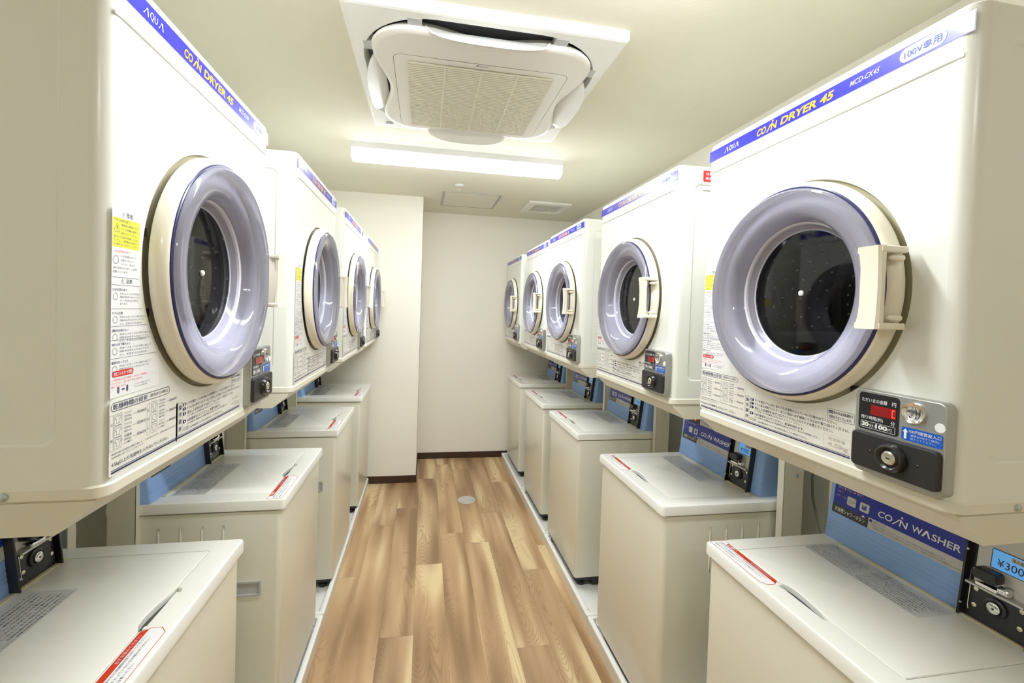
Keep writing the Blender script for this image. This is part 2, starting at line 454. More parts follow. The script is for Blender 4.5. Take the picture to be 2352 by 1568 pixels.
    mb.lathe(F, cc, ch, [(.139,-.0245),(.200,-.026),(.215,-.05),(.215,-.33),(.20,-.345),(.0001,-.35)], 'drum', 64)
    dr = mb.build('drum', T); dr['label'] = 'dark perforated drum'
    mb = MB()
    for i, rad in enumerate((.03,.055,.08,.105,.13,.155,.18)):
        k = int(2*pi*rad/.026)
        for j in range(k):
            a_ = 2*pi*(j+.5*(i % 2))/k
            mb.lathe(F, cc+rad*cos(a_), ch+rad*sin(a_), [(.0038,-.3475),(.003,-.345),(.0001,-.344)], 'dimple', 8)
    for j in range(10):
        for i in range(26):
            a_ = 2*pi*i/26+(j % 2)*.12
            if abs(((a_-radians(100)) % (2*pi))) < .5: continue
            G = lambda u,v,d, a_=a_, j=j: F(cc+(.2148-d)*cos(a_+u/.215), ch+(.2148-d)*sin(a_+u/.215), -.06-.028*j+v)
            mb.lathe(G, 0, 0, [(.0036,0),(.0028,.0022),(.0001,.003)], 'dimple', 6)
    mb.build('drum_dimples', dr)
    mb = MB()
    for base_a in (radians(95), radians(215), radians(335)):
        rows = []
        for k in range(13):
            y = -.05-.28*k/12; wv = .012*sin(k*.6)
            rows.append([F(cc+(.214-hgt)*cos(base_a+da+wv), ch+(.214-hgt)*sin(base_a+da+wv), y) for da,hgt in ((-.16,0),(-.10,.03),(-.03,.052),(.03,.052),(.10,.03),(.16,0))])
        mb.loft(rows, 'baffle', close=False)
    mb.build('drum_baffle', dr)
    # coin box
    mb = MB(); mb.slab(F, .489,.004,.632,.1515,.012,-.001,.018,'silver',.0022)
    cb = mb.build('coin_box', T); cb['label'] = 'silver coin box with black lock cover'
    D = .018
    mb = MB(); mb.slab(F, .4965,.0808,.5645,.1462,.006,D,D+.0006,'black')
    d2 = D+.0011
    mb.text(F, 'ただいまの金額', .5015,.1302,.545,.1372,d2,'white',.02)
    mb.text(F, '円', .553,.1300,.5595,.1372,d2,'white',.02)
    mb.text(F, '残り時間(約)', .5012,.0982,.5395,.1060,d2,'white',.02)
    mb.text(F, '分', .552,.0975,.559,.1050,d2,'white',.02)
    mb.outline(F, .5012,.0838,.5597,.0958,.0006,.0006,d2,'white')
    mb.text(F, '30', .5030,.0862,.5155,.0940,d2,'white',.045)
    mb.text(F, '分/', .5160,.0858,.5265,.0925,d2,'white',.02)
    mb.text(F, '100', .5270,.0862,.5470,.0940,d2,'white',.045)
    mb.text(F, '円', .5480,.0856,.5540,.0915,d2,'white',.02)
    mb.build('display_panel', cb, False)
    mb = MB(); mb.quad(F, .5175,.1087,.5600,.1262,d2,'lcdred')
    w_ = .0014
    for q in ((.5535,.1112,.5585,.1112+w_),(.5535,.1245-w_,.5585,.1245),(.5535,.1112,.5535+w_,.1245)): mb.quad(F, *q, d2+.0004, 'led')
    rd = mb.build('red_display', cb, False); rd['label'] = 'glowing red number window'
    mb = MB(); mb.lathe(F, .5870,.1272, [(.0178,D+.0001),(.0174,D+.0042),(.0166,D+.0048),(.0156,D+.0040),(.0130,D+.0022),(.0090,D+.0010),(.0045,D+.0006),(.0001,D+.0005)], 'chrome', 40)
    
    arc = [(.5885+.0034*cos(t), .1272+.0105*sin(t)) for t in [(-1.3+2.6*k/10) for k in range(11)]]
    mb.loft([[F(u-.0006,v,D+.0032) for u,v in arc],[F(u+.0006,v,D+.0032) for u,v in arc]][::-1], 'black', close=False)
    mb.build('coin_slot', cb)
    mb = MB(); mb.slab(F, .5692,.0806,.6280,.1020,.003,D,D+.0005,'bluesticker')
    mb.poly(F, [(.5735,.0830),(.5775,.0830),(.5775,.0940),(.5795,.0940),(.5755,.0995),(.5715,.0940),(.5735,.0940)], d2, 'white')
    mb.text(F, '100円硬貨投入口', .5810,.0940,.6262,.0995,d2,'white',.01)
    mb.text(F, '硬貨は1枚ずつ確実に', .5835,.0885,.6262,.0920,d2,'palewhite')
    mb.text(F, '投入してください。', .5835,.0835,.6200,.0870,d2,'palewhite')
    mb.build('price_sticker', cb, False)
    MB().lathe(F, .6235,.1125, [(.0075,D+.0001),(.0070,D+.0009),(.0001,D+.0009)], 'white', 24).build('round_seal', cb)
    mb = MB(); mb.slab(F, .4905,.0135,.6285,.0765,.008,D-.008,D+.008,'satin',.003)
    lc = mb.build('lock_cover', cb)
    mb = MB(); mb.lathe(F, .5625,.0462, [(.0245,D+.007),(.0240,D+.012),(.0215,D+.0175),(.0185,D+.0185),(.0160,D+.0165),(.0135,D+.0125),(.0115,D+.0120)], 'black', 40)
    mb.lathe(F, .5625,.0462, [(.0115,D+.0100),(.0112,D+.0165),(.0095,D+.0180),(.0001,D+.0182)], 'brass', 32)
    mb.slab(F, .5600,.0452,.5665,.0472,.0005,D+.018,D+.0188,'black')
    for a_ in (.5255, .6005): mb.lathe(F, a_,.0455, [(.0030,D+.0078),(.0018,D+.0092),(.0001,D+.0095)], 'black', 14)
    mb.build('key_lock', cb)
    # instruction sheet under the door
    mb = MB(); E1, E2 = .0004, .0009
    K = lambda v: 0
    mb.slab(F, .0100,.0070,.1900,.1190,.004,0,E1,'table')
    mb.slab(F, .1850,.0070,.4760,.0800,.004,0,E1,'table'); mb.slab(F, .4150,.0700,.4760,.0990,.003,0,E1,'table')
    mb.outline(F, .0125,.1035,.1620,.1165,.006,.0008,E2,'navy')
    mb.text(F, '乾燥時間の目安', .0170,.1058,.0985,.1142,E2,'navy',.02)
    mb.text(F, '(室温20℃の場合)', .1050,.1068,.1560,.1132,E2,'ink',.01)
    mb.outline(F, .0105,.0450,.0180,.0985,.001,.0004,E2,'ink')
    mb.text(F, '衣', .0122,.0820,.0165,.0865,E2,'ink'); mb.text(F, '類', .0122,.0580,.0165,.0625,E2,'ink')
    mb.outline(F, .0975,.0450,.1050,.0975,.001,.0004,E2,'ink')
    for i, t in enumerate('もめん'): mb.text(F, t, .0990,.0845-.015*i,.1035,.0890-.015*i,E2,'ink')
    rowsL = [('ワイシャツ','約200g','(綿50%)','約30分'),('ブラウス','約200g','(綿50%)','約30分'),('作業着','約800g','(1着)','約60分')]
    rowsR = [('下着(半袖)','約130g','(綿100%)','約60分'),('タオル','約70g','(綿100%)','約60分'),('パジャマ','約500g','(1着)','約60分')]
    for base_a, rws in ((.0195, rowsL),(.1085, rowsR)):
        for i, (n1,n2,n3,n4) in enumerate(rws):
            z = .0985-.0178*i; a = base_a
            mb.outline(F, a, z-.0172, a+.0175, z, .0025, .0005, E2, 'ink')
            ic = [(.3,.2),(.7,.2),(.7,.6),(.86,.55),(.9,.7),(.65,.85),(.5,.78),(.35,.85),(.1,.7),(.14,.55),(.3,.6)]
            if n1 in ('タオル',): ic = [(.2,.3),(.7,.15),(.85,.65),(.35,.82)]
            P = [(a+.0175*u, z-.0172+.0172*v) for u,v in ic]; n = len(P)
            for q in range(n):
                (x1,y1),(x2,y2) = P[q],P[(q+1)%n]; l = math.hypot(x2-x1,y2-y1); nx,ny = -(y2-y1)/l*.00025,(x2-x1)/l*.00025
                mb.poly(F, [(x1-nx,y1-ny),(x1+nx,y1+ny),(x2+nx,y2+ny),(x2-nx,y2-ny)][::-1], E2, 'ink')
            mb.text(F, n1, a+.0225,z-.0050,a+.0400,z-.0005,E2,'ink'); mb.text(F, n2, a+.0225,z-.0102,a+.0385,z-.0062,E2,'ink')
            mb.text(F, n3, a+.0225,z-.0155,a+.0395,z-.0115,E2,'ink')
            mb.quad(F, a+.042,z-.0081,a+.0525,z-.0077,E2,'ink'); mb.text(F, n4, a+.0535,z-.0105,a+.0765,z-.0050,E2,'ink',.01)
    mb.text(F, '*乾燥時間は洗濯物の種類や量によって多少異なります。衣類を詰め込みすぎると', .0135,.0380,.1860,.0412,E2,'ink')
    mb.text(F, '乾燥時間が長くなることがあります。', .0150,.0330,.0900,.0360,E2,'ink')
    mb.text(F, '4.5kg以上の洗濯物を入れないでください。', .0150,.0200,.1600,.0275,E2,'ink',.006)
    mb.quad(F, .0145,.0150,.4680,.0160,E2,'navy'); mb.quad(F, .0145,.0112,.4680,.0136,E2,'navy')
    mb.outline(F, .1905,.0180,.2060,.0775,.001,.0005,E2,'ink')
    for i, t in enumerate('操作順序'): mb.text(F, t, .1935,.0645-.0136*i,.2030,.0735-.0136*i,E2,'navy',.02)
    for t, z in (('1',.0715),('2',.0625),('3',.0535),('4',.0385)):
        mb.poly(F, [(.2088,z-.0032),(.2175,z-.0032),(.2200,z),(.2175,z+.0032),(.2088,z+.0032)], E1+.0002, 'navy')
        mb.text(F, t, .2115,z-.0024,.2150,z+.0024,E2+.0002,'white',.03)
    for t, w2, z, h_ in (('ドアを開きドラム内に他の人の洗濯物が入っていないか確かめてください。',.4390,.0715,.0062),
                        ('ドラム奥の排気フィルターはご使用前に必ず掃除して元どおり取り付けてください。',.4640,.0625,.0062),
                        ('脱水した洗濯物を1枚ずつ広げてドラムに入れてドアを閉じてください。',.4310,.0535,.0062),
                        ('(ドアを閉じるとき洗濯物がはさまらないようにしてください。)',.3600,.0465,.0046),
                        ('100円硬貨を入れてください。乾燥を始めます。',.3650,.0385,.0062),
                        ('(ドアを開ければ運転は止まり乾燥状態を確かめられます。閉じれば再運転します。)',.4035,.0315,.0044)):
        mb.text(F, t, .2240,z-h_/2,w2,z+h_/2,E2,'ink',.006)
    mb.outline(F, .2088,.0212,.2310,.0272,.002,.0004,E2,'ink'); mb.text(F, 'ご注意', .2115,.0222,.2285,.0260,E2,'ink')
    mb.text(F, '100円硬貨専用ですので他の硬貨は投入しても返却されません。', .2350,.0205,.3745,.0245,E2,'ink',.004)
    mb.outline(F, .4180,.0770,.4740,.0975,.0015,.0005,E2,'navy')
    mb.slab(F, .4200,.0885,.4300,.0945,.001,E1,E1+.0002,'navy'); mb.text(F, 'ccd', .4212,.0895,.4288,.0935,E2,'white')
    mb.text(F, '表示中は送風運転で', .4312,.0885,.4710,.0942,E2,'navy',.012); mb.text(F, '衣類を冷ましています。', .4210,.0795,.4690,.0852,E2,'navy',.012)
    mb.outline(F, .4110,.0185,.4700,.0450,.003,.0005,E2,'faint'); mb.text(F, '乾燥容量', .4220,.0350,.4580,.0415,E2,'faint',.02); mb.text(F, '4.5kg', .4200,.0205,.4640,.0315,E2,'faint',.03)
    sh = mb.build('instruction_sheet', T, False); sh['label'] = 'printed operating instructions in navy'
    # warning sheet at the left of the door
    def arc_x(h, rad=.2435):
        dh = h-ch; return cc-math.sqrt(max(rad*rad-dh*dh, 0)) if abs(dh) < rad else 9
    mb = MB(); L0 = .0105
    hs = [.1240+.0094*k for k in range(31)]
    lft = [(L0,h) for h in hs]; rgt = [(min(.1300, arc_x(h)-.002, .0735 if h > .235 else 9), h) for h in hs]
    n = len(hs); mb.add([F(u,v,E1) for u,v in lft]+[F(u,v,E1) for u,v in rgt], [(k,k+n,k+n+1,k+1) for k in range(n-1)], 'label')
    mb.text(F, '⚠ 警告', .030,.3935,.056,.4015,E2,'ink',.01)
    mb.quad(F, .0115,.3480,.0725,.3915,E1+.0002,'yellow')
    def tri(u,v,s_):
        mb.text(F, '⚠', u,v,u+s_,v+s_,E2,'ink')
    tri(.0140,.3700,.0130)
    mb.text(F, 'やけどの恐れあり', .0135,.3862,.0480,.3900,E2,'ink',.01)
    mb.lines(F, ['使用中は高温になり','ドアや衣類の金具に','触れないでください'], .0300,.3835,.0036,.0062,.038,E2,'ink')
    mb.lines(F, ['油の付いた衣類は乾燥機に入れない','でください。自然発火の原因です。','お子様を中に入れないでください。'], .0130,.3650,.0034,.0055,.056,E2,'ink')
    mb.text(F, '火災の恐れあり', .0150,.3400,.050,.3440,E2,'redtxt',.01)
    mb.lathe(F, .0190,.3290, [(.0062,E2),(.0055,E2)], 'ink', 20)
    mb.lines(F, ['引火性溶剤の付いた','衣類を入れないで','ください。発火や'], .0290,.3370,.0034,.0060,.036,E2,'ink')
    mb.lines(F, ['爆発の原因となります。ご注意を','お願いいたします。'], .0130,.3190,.0034,.0058,.054,E2,'ink')
    mb.quad(F, .0115,.3030,.0700,.3036,E2,'ink'); mb.text(F, '⚠ 注意', .030,.2945,.056,.3015,E2,'ink',.015)
    for h in (.2915,.2560,.2300,.2095,.1820): mb.quad(F, .0110,h,min(arc_x(h)-.006,.125),h+.0005,E2,'ink')
    for h, t in ((.2870,'けがの恐れあり'),(.2520,'ドアに注意'),(.2260,'運転中は開けない'),(.2050,'濡れた手で触れない'),(.1780,'電源を切ってから')):
        mb.text(F, t, .0125,h-.004,.0125+.0045*len(t),h,E2,'navy',.01)
        mx = min(arc_x(h-.02)-.008,.105)
        if h > .16: mb.lathe(F, .0190,h-.0120, [(.0052,E2),(.0046,E2)], 'ink', 18)
        k = 3 if h > .2 else 2
        if h == .2870: k = 4
        mb.lines(F, ['完全に止まってから取り出して','回転中は手を入れないでくだ','さい。手足をはさむ恐れが','あります。'][:k], .0290,h-.0062,.0031,.0052,mx-.029,E2,'ink')
    mb.slab(F, .0140,.1545,.0620,.1635,.004,E1,E1+.0003,'red'); mb.text(F, '排気フィルターの掃除', .0170,.1560,.0590,.1622,E2,'white',.012)
    mb.lines(F, ['*ご使用前に必ず排気フィルターを掃除し','てください。目づまりすると乾きが','悪くなります。'], .0125,.1520,.0034,.0052,.085,E2,'redtxt')
    for u in (.028,.048): mb.slab(F, u-.0022,.1290,u+.0022,.1390,.002,E1,E1+.0002,'ink')
    mb.poly(F, [(.0345,.1332),(.0395,.1332),(.0395,.1322),(.0420,.1340),(.0395,.1358),(.0395,.1348),(.0345,.1348)], E2, 'navy')
    mb.lines(F, ['フィルターの目に糸くずが','付いていたら取り除く'], .0640,.1385,.0026,.0042,.040,E2,'ink')
    ws = mb.build('warning_sheet', T, False); ws['label'] = 'white sheet with yellow warning block'
    return T

# ------------------------------------------------------------------ stand under a dryer
def dryer_stand(label, loc, rz, group):
    T = thing('dryer_stand', label, 'stand', loc, rz, group)
    zt = 1.228
    mb = MB()
    mb.prism([(.012,zt),(.015,1.219),(.060,1.1805),(.505,1.1805),(.505,zt)], -HW, HW, 'steel')
    mb.build('tray', T, True, 20)
    for sg in (-1,1):
        x0, x1 = (HW-.040, HW-.012) if sg > 0 else (-HW+.012, -HW+.040)
        mb = MB(); mb.box(x0,x1,.455,.458,.0265,1.1805,'steel'); mb.box(x0,x0+.003,.455,.535,.0265,1.1805,'steel') if sg < 0 else mb.box(x1-.003,x1,.455,.535,.0265,1.1805,'steel')
        mb.box(x0,x1,.532,.535,.0265,1.1805,'steel'); mb.box(x0,x1,.455,.535,.0255,.0300,'steel')
        mb.build('post', T, False)
        S = (lambda u,v,d: (HW-.012+d, u, v)) if sg > 0 else (lambda u,v,d: (-HW+.012-d, -u, v))
        for z in (.975, .45):
            MB().lathe(S, .505*sg, z, [(.0068,0),(.0066,.003),(.0045,.005),(.0040,.0035),(.0001,.0035)], 'screw', 18).build('screw', T)
    return T

# ------------------------------------------------------------------ coin washer
W2 = .5503; HW2 = W2/2; TOPZ = .8436
def coin_washer(label, loc, rz, group):
    T = thing('coin_washer', label, 'coin washer', loc, rz, group)
    Fz = lambda u, v, d: (u-HW2, v, TOPZ+d)          # lying on the top
    Ff = lambda u, v, d: (u-HW2, .012-d, v)
    mb = MB()
    P = lambda i: rr(-HW2+.006+i, .012+i, HW2-.006-i, .528-i, .016-i*.5, 5)
    mb.loft([[(x,y,z) for x,y in P(i)] for z,i in ((.0545,.001),(.056,0),(.8035,0))], 'wash', cap0=True, cap1=True)
    for sg in (-1,1):    # pressed ribs high on the side
        S = (lambda u,v,d: (HW2-.006+d, u, v)) if sg > 0 else (lambda u,v,d: (-HW2+.006-d, -u, v))
        for y in (.19,.253,.316,.38):
            for dy in (0,):
                mb.loft([[S((y-.0035)*sg,v,0), S((y-.0012)*sg,v,-.0 + (.0022 if .61 < v < .75 else 0)), S((y+.0012)*sg,v,(.0022 if .61 < v < .75 else 0)), S((y+.0035)*sg,v,0)] for v in (.60,.62,.68,.745,.762)], 'wash', close=False)
    mb.build('cabinet', T, True, 40)
    for sg in (-1,):
        S = (lambda u,v,d: (HW2-.006+d, u, v)) if sg > 0 else (lambda u,v,d: (-HW2+.006-d, -u, v))
        u0, u1 = (.070,.160) if sg > 0 else (-.160,-.070)
        mb = MB(); mb.outline(S, u0,.523,u1,.573,.005,.006,.006,'recess'); mb.loft([[S(u,v,d) for u,v in rr(u0,.523,u1,.573,.005,5)] for d in (0,.006)], 'recess'); mb.loft([[S(u,v,d) for u,v in rr(u0+.006,.529,u1-.006,.567,.002,5)] for d in (.006,.0004)], 'acgrey')
        mb.quad(S, u0+.005,.528,u1-.005,.568,.0005,'acgrey')
        mb.build('side_grip', T)
    # top frame with the lid opening and finger scoop
    mb = MB()
    hole = [(.060,.060),(.200,.060),(.206,.052),(.212,.050),(.330,.050),(.338,.054),(.342,.060),(.488,.060)]
    lr = rr(.056,.062,.494,.398,.006,3)
    def hole_pts():
        P = [(.056,.398),(.056,.066),(.060,.062),(.202,.062),(.2055,.0525),(.212,.048),(.330,.048),(.3375,.0530),(.3410,.062),(.490,.062),(.494,.066),(.494,.398)]
        return P
    hp = hole_pts()
    O = lambda i: rr(0+i,0+i,W2-i,.530-i,.012-i*.6,4)
    rings = [[Fz(u,v,z) for u,v in O(i)] for z,i in ((-.0345,.0015),(-.033,0),(-.006,0),(-.0018,.0018),(0,.006))]
    mb.loft(rings, 'washtop', cap0=True)
    holed(Fz, O(.006), hp, 0, mb, 'washtop')
    mb.loft([[Fz(u,v,-.0) for u,v in reversed(hp)], [Fz(u,v,-.016) for u,v in reversed(hp)]], 'washtop')
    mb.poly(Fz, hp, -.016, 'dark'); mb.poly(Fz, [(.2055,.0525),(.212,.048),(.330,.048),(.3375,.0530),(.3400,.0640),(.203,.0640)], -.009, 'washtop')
    tf = mb.build('top_frame', T, True, 30)
    # lid with bowed front edge at the scoop
    mb = MB()
    fr = []
    for k in range(25):
        t = k/24; a = .0585+.433*t; bow = 0
        if .205 < a < .345:
            q = (a-.205)/.14; bow = .012*sin(pi*q**.55)
        fr.append((a, .0645+bow))
    LP = lambda i: [(.0585+i,.3945-i)]+[(min(max(u,.0585+i),.4915-i), v+i) for u,v in fr]+[(.4915-i,.3945-i)]
    rings = [[Fz(u,v,z) for u,v in LP(i)] for z,i in ((-.014,0),(-.001,0),(.0006,.0012),(.0012,.004))]
    mb.loft(rings, 'washtop', cap1=True)
    lid = mb.build('lid', T, True, 30)
    mb = MB(); mb.slab(Fz, .0585,.3860,.4930,.3950,.001,.0005,.0030,'hinge',.0006); hs = mb.build('hinge_strip', lid); hs['label'] = 'tan hinge strip'
    mb = MB(); e1, e2 = .0015, .0019
    mb.slab(Fz, .0550+.006,.2700,.3600,.3740,.002,.0010,e1,'sheet')
    G = Fz
    mb.text(G, '⚠ 警告', .066,.3600,.092,.3680,e2,'navy',.01); mb.text(G, '⚠ 注意', .205,.3600,.231,.3680,e2,'navy',.01)
    ls = ['洗濯脱水槽が完全に止まるまで手を触れない','でください。ゆるい回転でも洗濯物が手に巻き','つきけがの恐れがあります。お子様には特にご','注意ください。引火物の付いた衣類は入れない','でください。爆発や火災の恐れがあります。','防水性の衣類は洗わないでください。脱水時に','異常振動して床や衣類の損傷の恐れがあります。','ふたや操作部に無理な力を加えないでください。']
    mb.lines(G, ls, .0660,.3560,.0052,.0098,.1300,e2,'sheettxt',.01)
    mb.lines(G, ls[::-1], .2050,.3560,.0052,.0098,.1480,e2,'sheettxt',.01)
    for k, (u,v) in enumerate(((.098,.3635),(.110,.3635),(.122,.3635),(.240,.3635),(.252,.3635))): mb.lathe(G, u,v, [(.0042,e2),(.0036,e2)], 'sheettxt', 16)
    mb.lines(G, ['糸くずフィルターは毎回掃除してください。故障の場合は係員までお知らせください。'], .0660,.2785,.0048,.01,.2850,e2,'sheettxt',.008)
    mb.build('caution_sheet', lid, False)
    # latch at the scoop
    MB().slab(Fz, .2070,.0500,.2160,.0600,.002,-.012,.0012,'washtop',.0008).build('lid_latch', T)
    # red edged notice
    mb = MB(); N_ = [(.006,.0120),(.196,.0120),(.211,.0250),(.211,.0430),(.200,.0590),(.006,.0590)]
    mb.poly(Fz, N_, .0005, 'white')
    ctr = (.1,.035)
    n = len(N_)
    for q in range(n):
        (x1,y1),(x2,y2) = N_[q],N_[(q+1)%n]; l = math.hypot(x2-x1,y2-y1); nx,ny = -(y2-y1)/l*.0011,(x2-x1)/l*.0011
        mb.poly(Fz, [(x1,y1),(x2,y2),(x2+nx,y2+ny),(x1+nx,y1+ny)], .0008, 'orred')
    mb.poly(Fz, [(.030,.0465),(.2085,.0465),(.200,.0585),(.026,.0585)], .0009, 'orred')
    mb.text(Fz, 'お願い', .032,.0482,.066,.0568,.0013,'white',.02); mb.text(Fz, '必ずお読みください。', .120,.0492,.190,.0558,.0013,'badge',.006)
    mb.lines(Fz, ['洗濯が終わりましたら速やかに洗濯物を取り出してください。','ポケットの中に硬貨等が入っていないかお確かめください。','洗濯物の入れすぎにご注意ください。'], .013,.0440,.0052,.0092,.175,.0011,'ink')
    ns = mb.build('notice_sticker', T, False); ns['label'] = 'white notice with red border'
    # control housing, leaning back
    SL = .12; YB = .400
    Fp = lambda u, v, d: (u-HW2, YB+SL*v-d, TOPZ+v)
    mb = MB(); HT = .235
    def sec(y0, v, r0, r1):
        x0 = .003; x1 = .512; P = []
        for k in range(5):
            a = pi+k*pi/2/4; P.append((x0+r0+r0*cos(a), y0+r0+r0*sin(a)))
        for k in range(5):
            a = 1.5*pi+k*pi/2/4; P.append((x1-r1+r1*cos(a), y0+r1+r1*sin(a)))
        P += [(x1,.520),(x0,.520)]
        return [(x-HW2,y,TOPZ+v) for x,y in P]
    rings = []
    for v in (0,.028,.0285,.031,.0315,.040,.0405,.043,.0435,.052,.0525,.055,.0555,.095,.20,HT-.008,HT):
        g = -.0 if not (.0284 < v < .0312 or .0404 < v < .0432 or .0524 < v < .0552) else .0012
        tuck = .010*max(0, 1-v/.09)**1.0 if False else 0
        rings.append(sec(YB+SL*v+g+(.006 if v == HT else 0), v, .010, .016))
    mb.loft(rings, 'panelblue', cap1=True)
    hb = mb.build('control_housing', T, True, 25); hb['label'] = 'sky blue control housing'
    mb = MB(); d1, d2 = .0006, .0010
    mb.quad(Fp, .020,.103,.368,.165,d1,'band'); mb.quad(Fp, .127,.103,.368,.112,d1+.0001,'graylabel') if False else None
    mb.slab(Fp, .0195,.0785,.1275,.1035,.003,0,d1+.0002,'darklabel')
    mb.slab(Fp, .1265,.0800,.3640,.1085,.003,0,d1+.0002,'graylabel')
    mb.quad(Fp, .024,.1635,.1315,.215,d1+.0001,'darklabel'); mb.quad(Fp, .1315,.1655,.360,.215,d1+.0001,'graylabel')
    mb.build('control_label', hb, False)
    mb = MB()
    mb.text(Fp, 'CO', .1490,.1215,.1875,.1385,d2,'white',.014,.1)
    mb.poly(Fp, [(.186,.1190),(.1895,.1190),(.2065,.1385),(.2030,.1385)], d2, 'white')
    mb.lathe(Fp, .2090,.1445, [(.0026,d2),(.0001,d2)], 'white', 14)
    mb.text(Fp, 'N', .2040,.1215,.2240,.1385,d2,'white',.016,.1)
    mb.text(Fp, 'W', .2330,.1235,.2580,.1400,d2,'white',.016,.05)
    mb.poly(Fp, [(.2560,.1235),(.2605,.1235),(.2665,.1350),(.2715,.1235),(.2760,.1235),(.2690,.1400),(.2640,.1400)], d2, 'white')
    mb.text(Fp, 'SHER', .2775,.1235,.3390,.1400,d2,'white',.016,.08)
    mb.build('title_lettering', hb, False); mb = MB()
    mb.text(Fp, '洗濯槽シャワーボタン', .0280,.0850,.1180,.0975,d2,'white',.004)
    mb.poly(Fp, [(.107,.1010),(.118,.1010),(.1125,.1075)], d2+.0004, 'white')
    mb.slab(Fp, .1300,.0985,.1370,.1055,.001,d1,d2,'band')
    mb.text(Fp, '洗濯槽シャワーボタン', .1385,.0992,.1750,.1048,d2,'ink',.006)
    mb.lines(Fp, ['・運転前に洗濯槽をすすぎたいときはシャワーボタンを押すと約1分間洗濯槽をすすぎます。','・洗濯運転が始まるとふたロック機能がはたらきます。ふたロック機能されますのでふたを開けないでください。'], .1360,.0960,.0042,.0070,.215,d2,'ink')
    mb.text(Fp, '洗い', .030,.1530,.0440,.1590,d2,'palewhite'); mb.text(Fp, '▶', .0500,.1530,.0545,.1585,d2,'white')
    mb.text(Fp, 'すすぎ', .0570,.1530,.0720,.1590,d2,'palewhite'); mb.text(Fp, '▶', .0790,.1530,.0835,.1585,d2,'white'); mb.text(Fp, '脱水', .0870,.1530,.1010,.1590,d2,'palewhite')
    mb.text(Fp, 'ふた開', .0290,.1415,.0400,.1460,d2,'palewhite'); mb.text(Fp, 'ふたロック', .0270,.1290,.0410,.1335,d2,'palewhite'); mb.text(Fp, '⌂', .0505,.1280,.0565,.1340,d2,'palewhite')
    for u,v in ((.0470,.1555),(.0755,.1555),(.1050,.1555),(.0455,.1440),(.0455,.1310)): MB().lathe(Fp, u,v, [(.0022,d2),(.0001,d2+.0004)], 'red', 10).build('indicator_light', hb)
    mb.build('control_lettering', hb, False); mb = MB()
    mb.text(Fp, 'Λ', .163,.1750,.1760,.1930,d2,'band',.008); mb.text(Fp, 'QU', .180,.1740,.2060,.1930,d2,'band',.004,.1); mb.text(Fp, 'Λ', .208,.1750,.2210,.1930,d2,'band',.008)
    mb.build('maker_lettering', hb, False)
    mb = MB()
    for (u,t) in ((.0620,'すすぎ'),(.1000,'')):
        mb.slab(Fp, u,.1155,u+.0260,.1400,.004,d1,d1+.0018,'button',.0006)
        if t:
            mb.text(Fp, 'ふたロック解除', u+.002,.1270,u+.0240,.1320,d1+.0022,'ink'); mb.text(Fp, '(3秒押し)', u+.006,.1215,u+.0200,.1245,d1+.0022,'ink')
        else:
            mb.slab(Fp, u+.0065,.1215,u+.0195,.1345,.001,d1+.0019,d1+.0021,'badgetxt'); mb.poly(Fp, [(u+.008,.1335),(u+.016,.1335),(u+.012,.1285)][::-1], d1+.0024, 'button')
    mb.build('buttons', hb)
    mb = MB(); mb.quad(Fp, .085,.170,.105,.200,d2,'darklabel'); w_ = .0022
    for q in ((.0905,.176,.1015,.176+w_),(.0905,.186,.1015,.186+w_),(.0993,.176,.1015,.198),(.0905,.196,.1015,.196+w_)): mb.quad(Fp, *q, d2+.0004, 'led')
    dg = mb.build('digit_display', hb, False); dg['label'] = 'glowing red digit'
    # coin mechanism
    mb = MB(); cw0, cw1 = .356, .474
    mb.slab(Fp, cw0,.002,cw1,.215,.003,-.002,.006,'black',.001)
    for u0_,u1_ in ((cw0,cw0+.004),(cw1-.004,cw1)): mb.slab(Fp, u0_,.002,u1_,.215,.001,.005,.020,'black')
    cm = mb.build('coin_mechanism', T); cm['label'] = 'black coin unit with silver plate'
    mb = MB(); mb.slab(Fp, .372,.084,.464,.212,.002,.006,.009,'silverlight',.0008)
    mb.slab(Fp, .367,.080,.464,.0845,.001,.006,.026,'silverlight',.0008)     # coin shelf
    mb.poly(Fp, [(.3665,.0845),(.3675,.0845),(.3675,.112)], .012, 'silverlight')
    mb.loft([[Fp(u,v,.0) for u,v in ((0,0),(0,0),(0,0))]]*2, 'silverlight') if False else None
    mb.build('silver_plate', cm)
    mb = MB(); mb.slab(Fp, .3975,.130,.4590,.170,.002,.009,.0105,'lcd'); mb.outline(Fp, .3965,.129,.4600,.171,.0025,.0014,.0108,'black')
    mb.text(Fp, '¥300', .4070,.1370,.4500,.1530,.0111,'black',.0)
    mb.slab(Fp, .4280,.1565,.4570,.1670,.003,.0105,.0107,'graylabel'); mb.text(Fp, '投入金額', .4305,.1585,.4545,.1650,.0112,'black')
    lc = mb.build('price_display', cm, False); lc['label'] = 'blue lcd showing price'
    mb = MB(); mb.slab(Fp, .3800,.1010,.4220,.1250,.008,.009,.034,'black',.004); mb.build('coin_lever', cm)
    mb = MB(); S = lambda u,v,d: Fp(.422+d, .094+v, .018+u)
    mb.lathe(S, 0,0, [(.009,0),(.009,.014),(.0075,.016),(.0001,.016)], 'chrome', 24); mb.slab(Fp, .386,.0865,.424,.0945,.003,.009,.030,'chrome',.002)
    mb.build('return_knob', cm)
    mb = MB(); mb.slab(Fp, .3720,.012,.4640,.079,.002,.006,.010,'black',.0008)
    mb.lathe(Fp, .4150,.0500, [(.0200,.010),(.0195,.014),(.0150,.016),(.0120,.014)], 'black', 32)
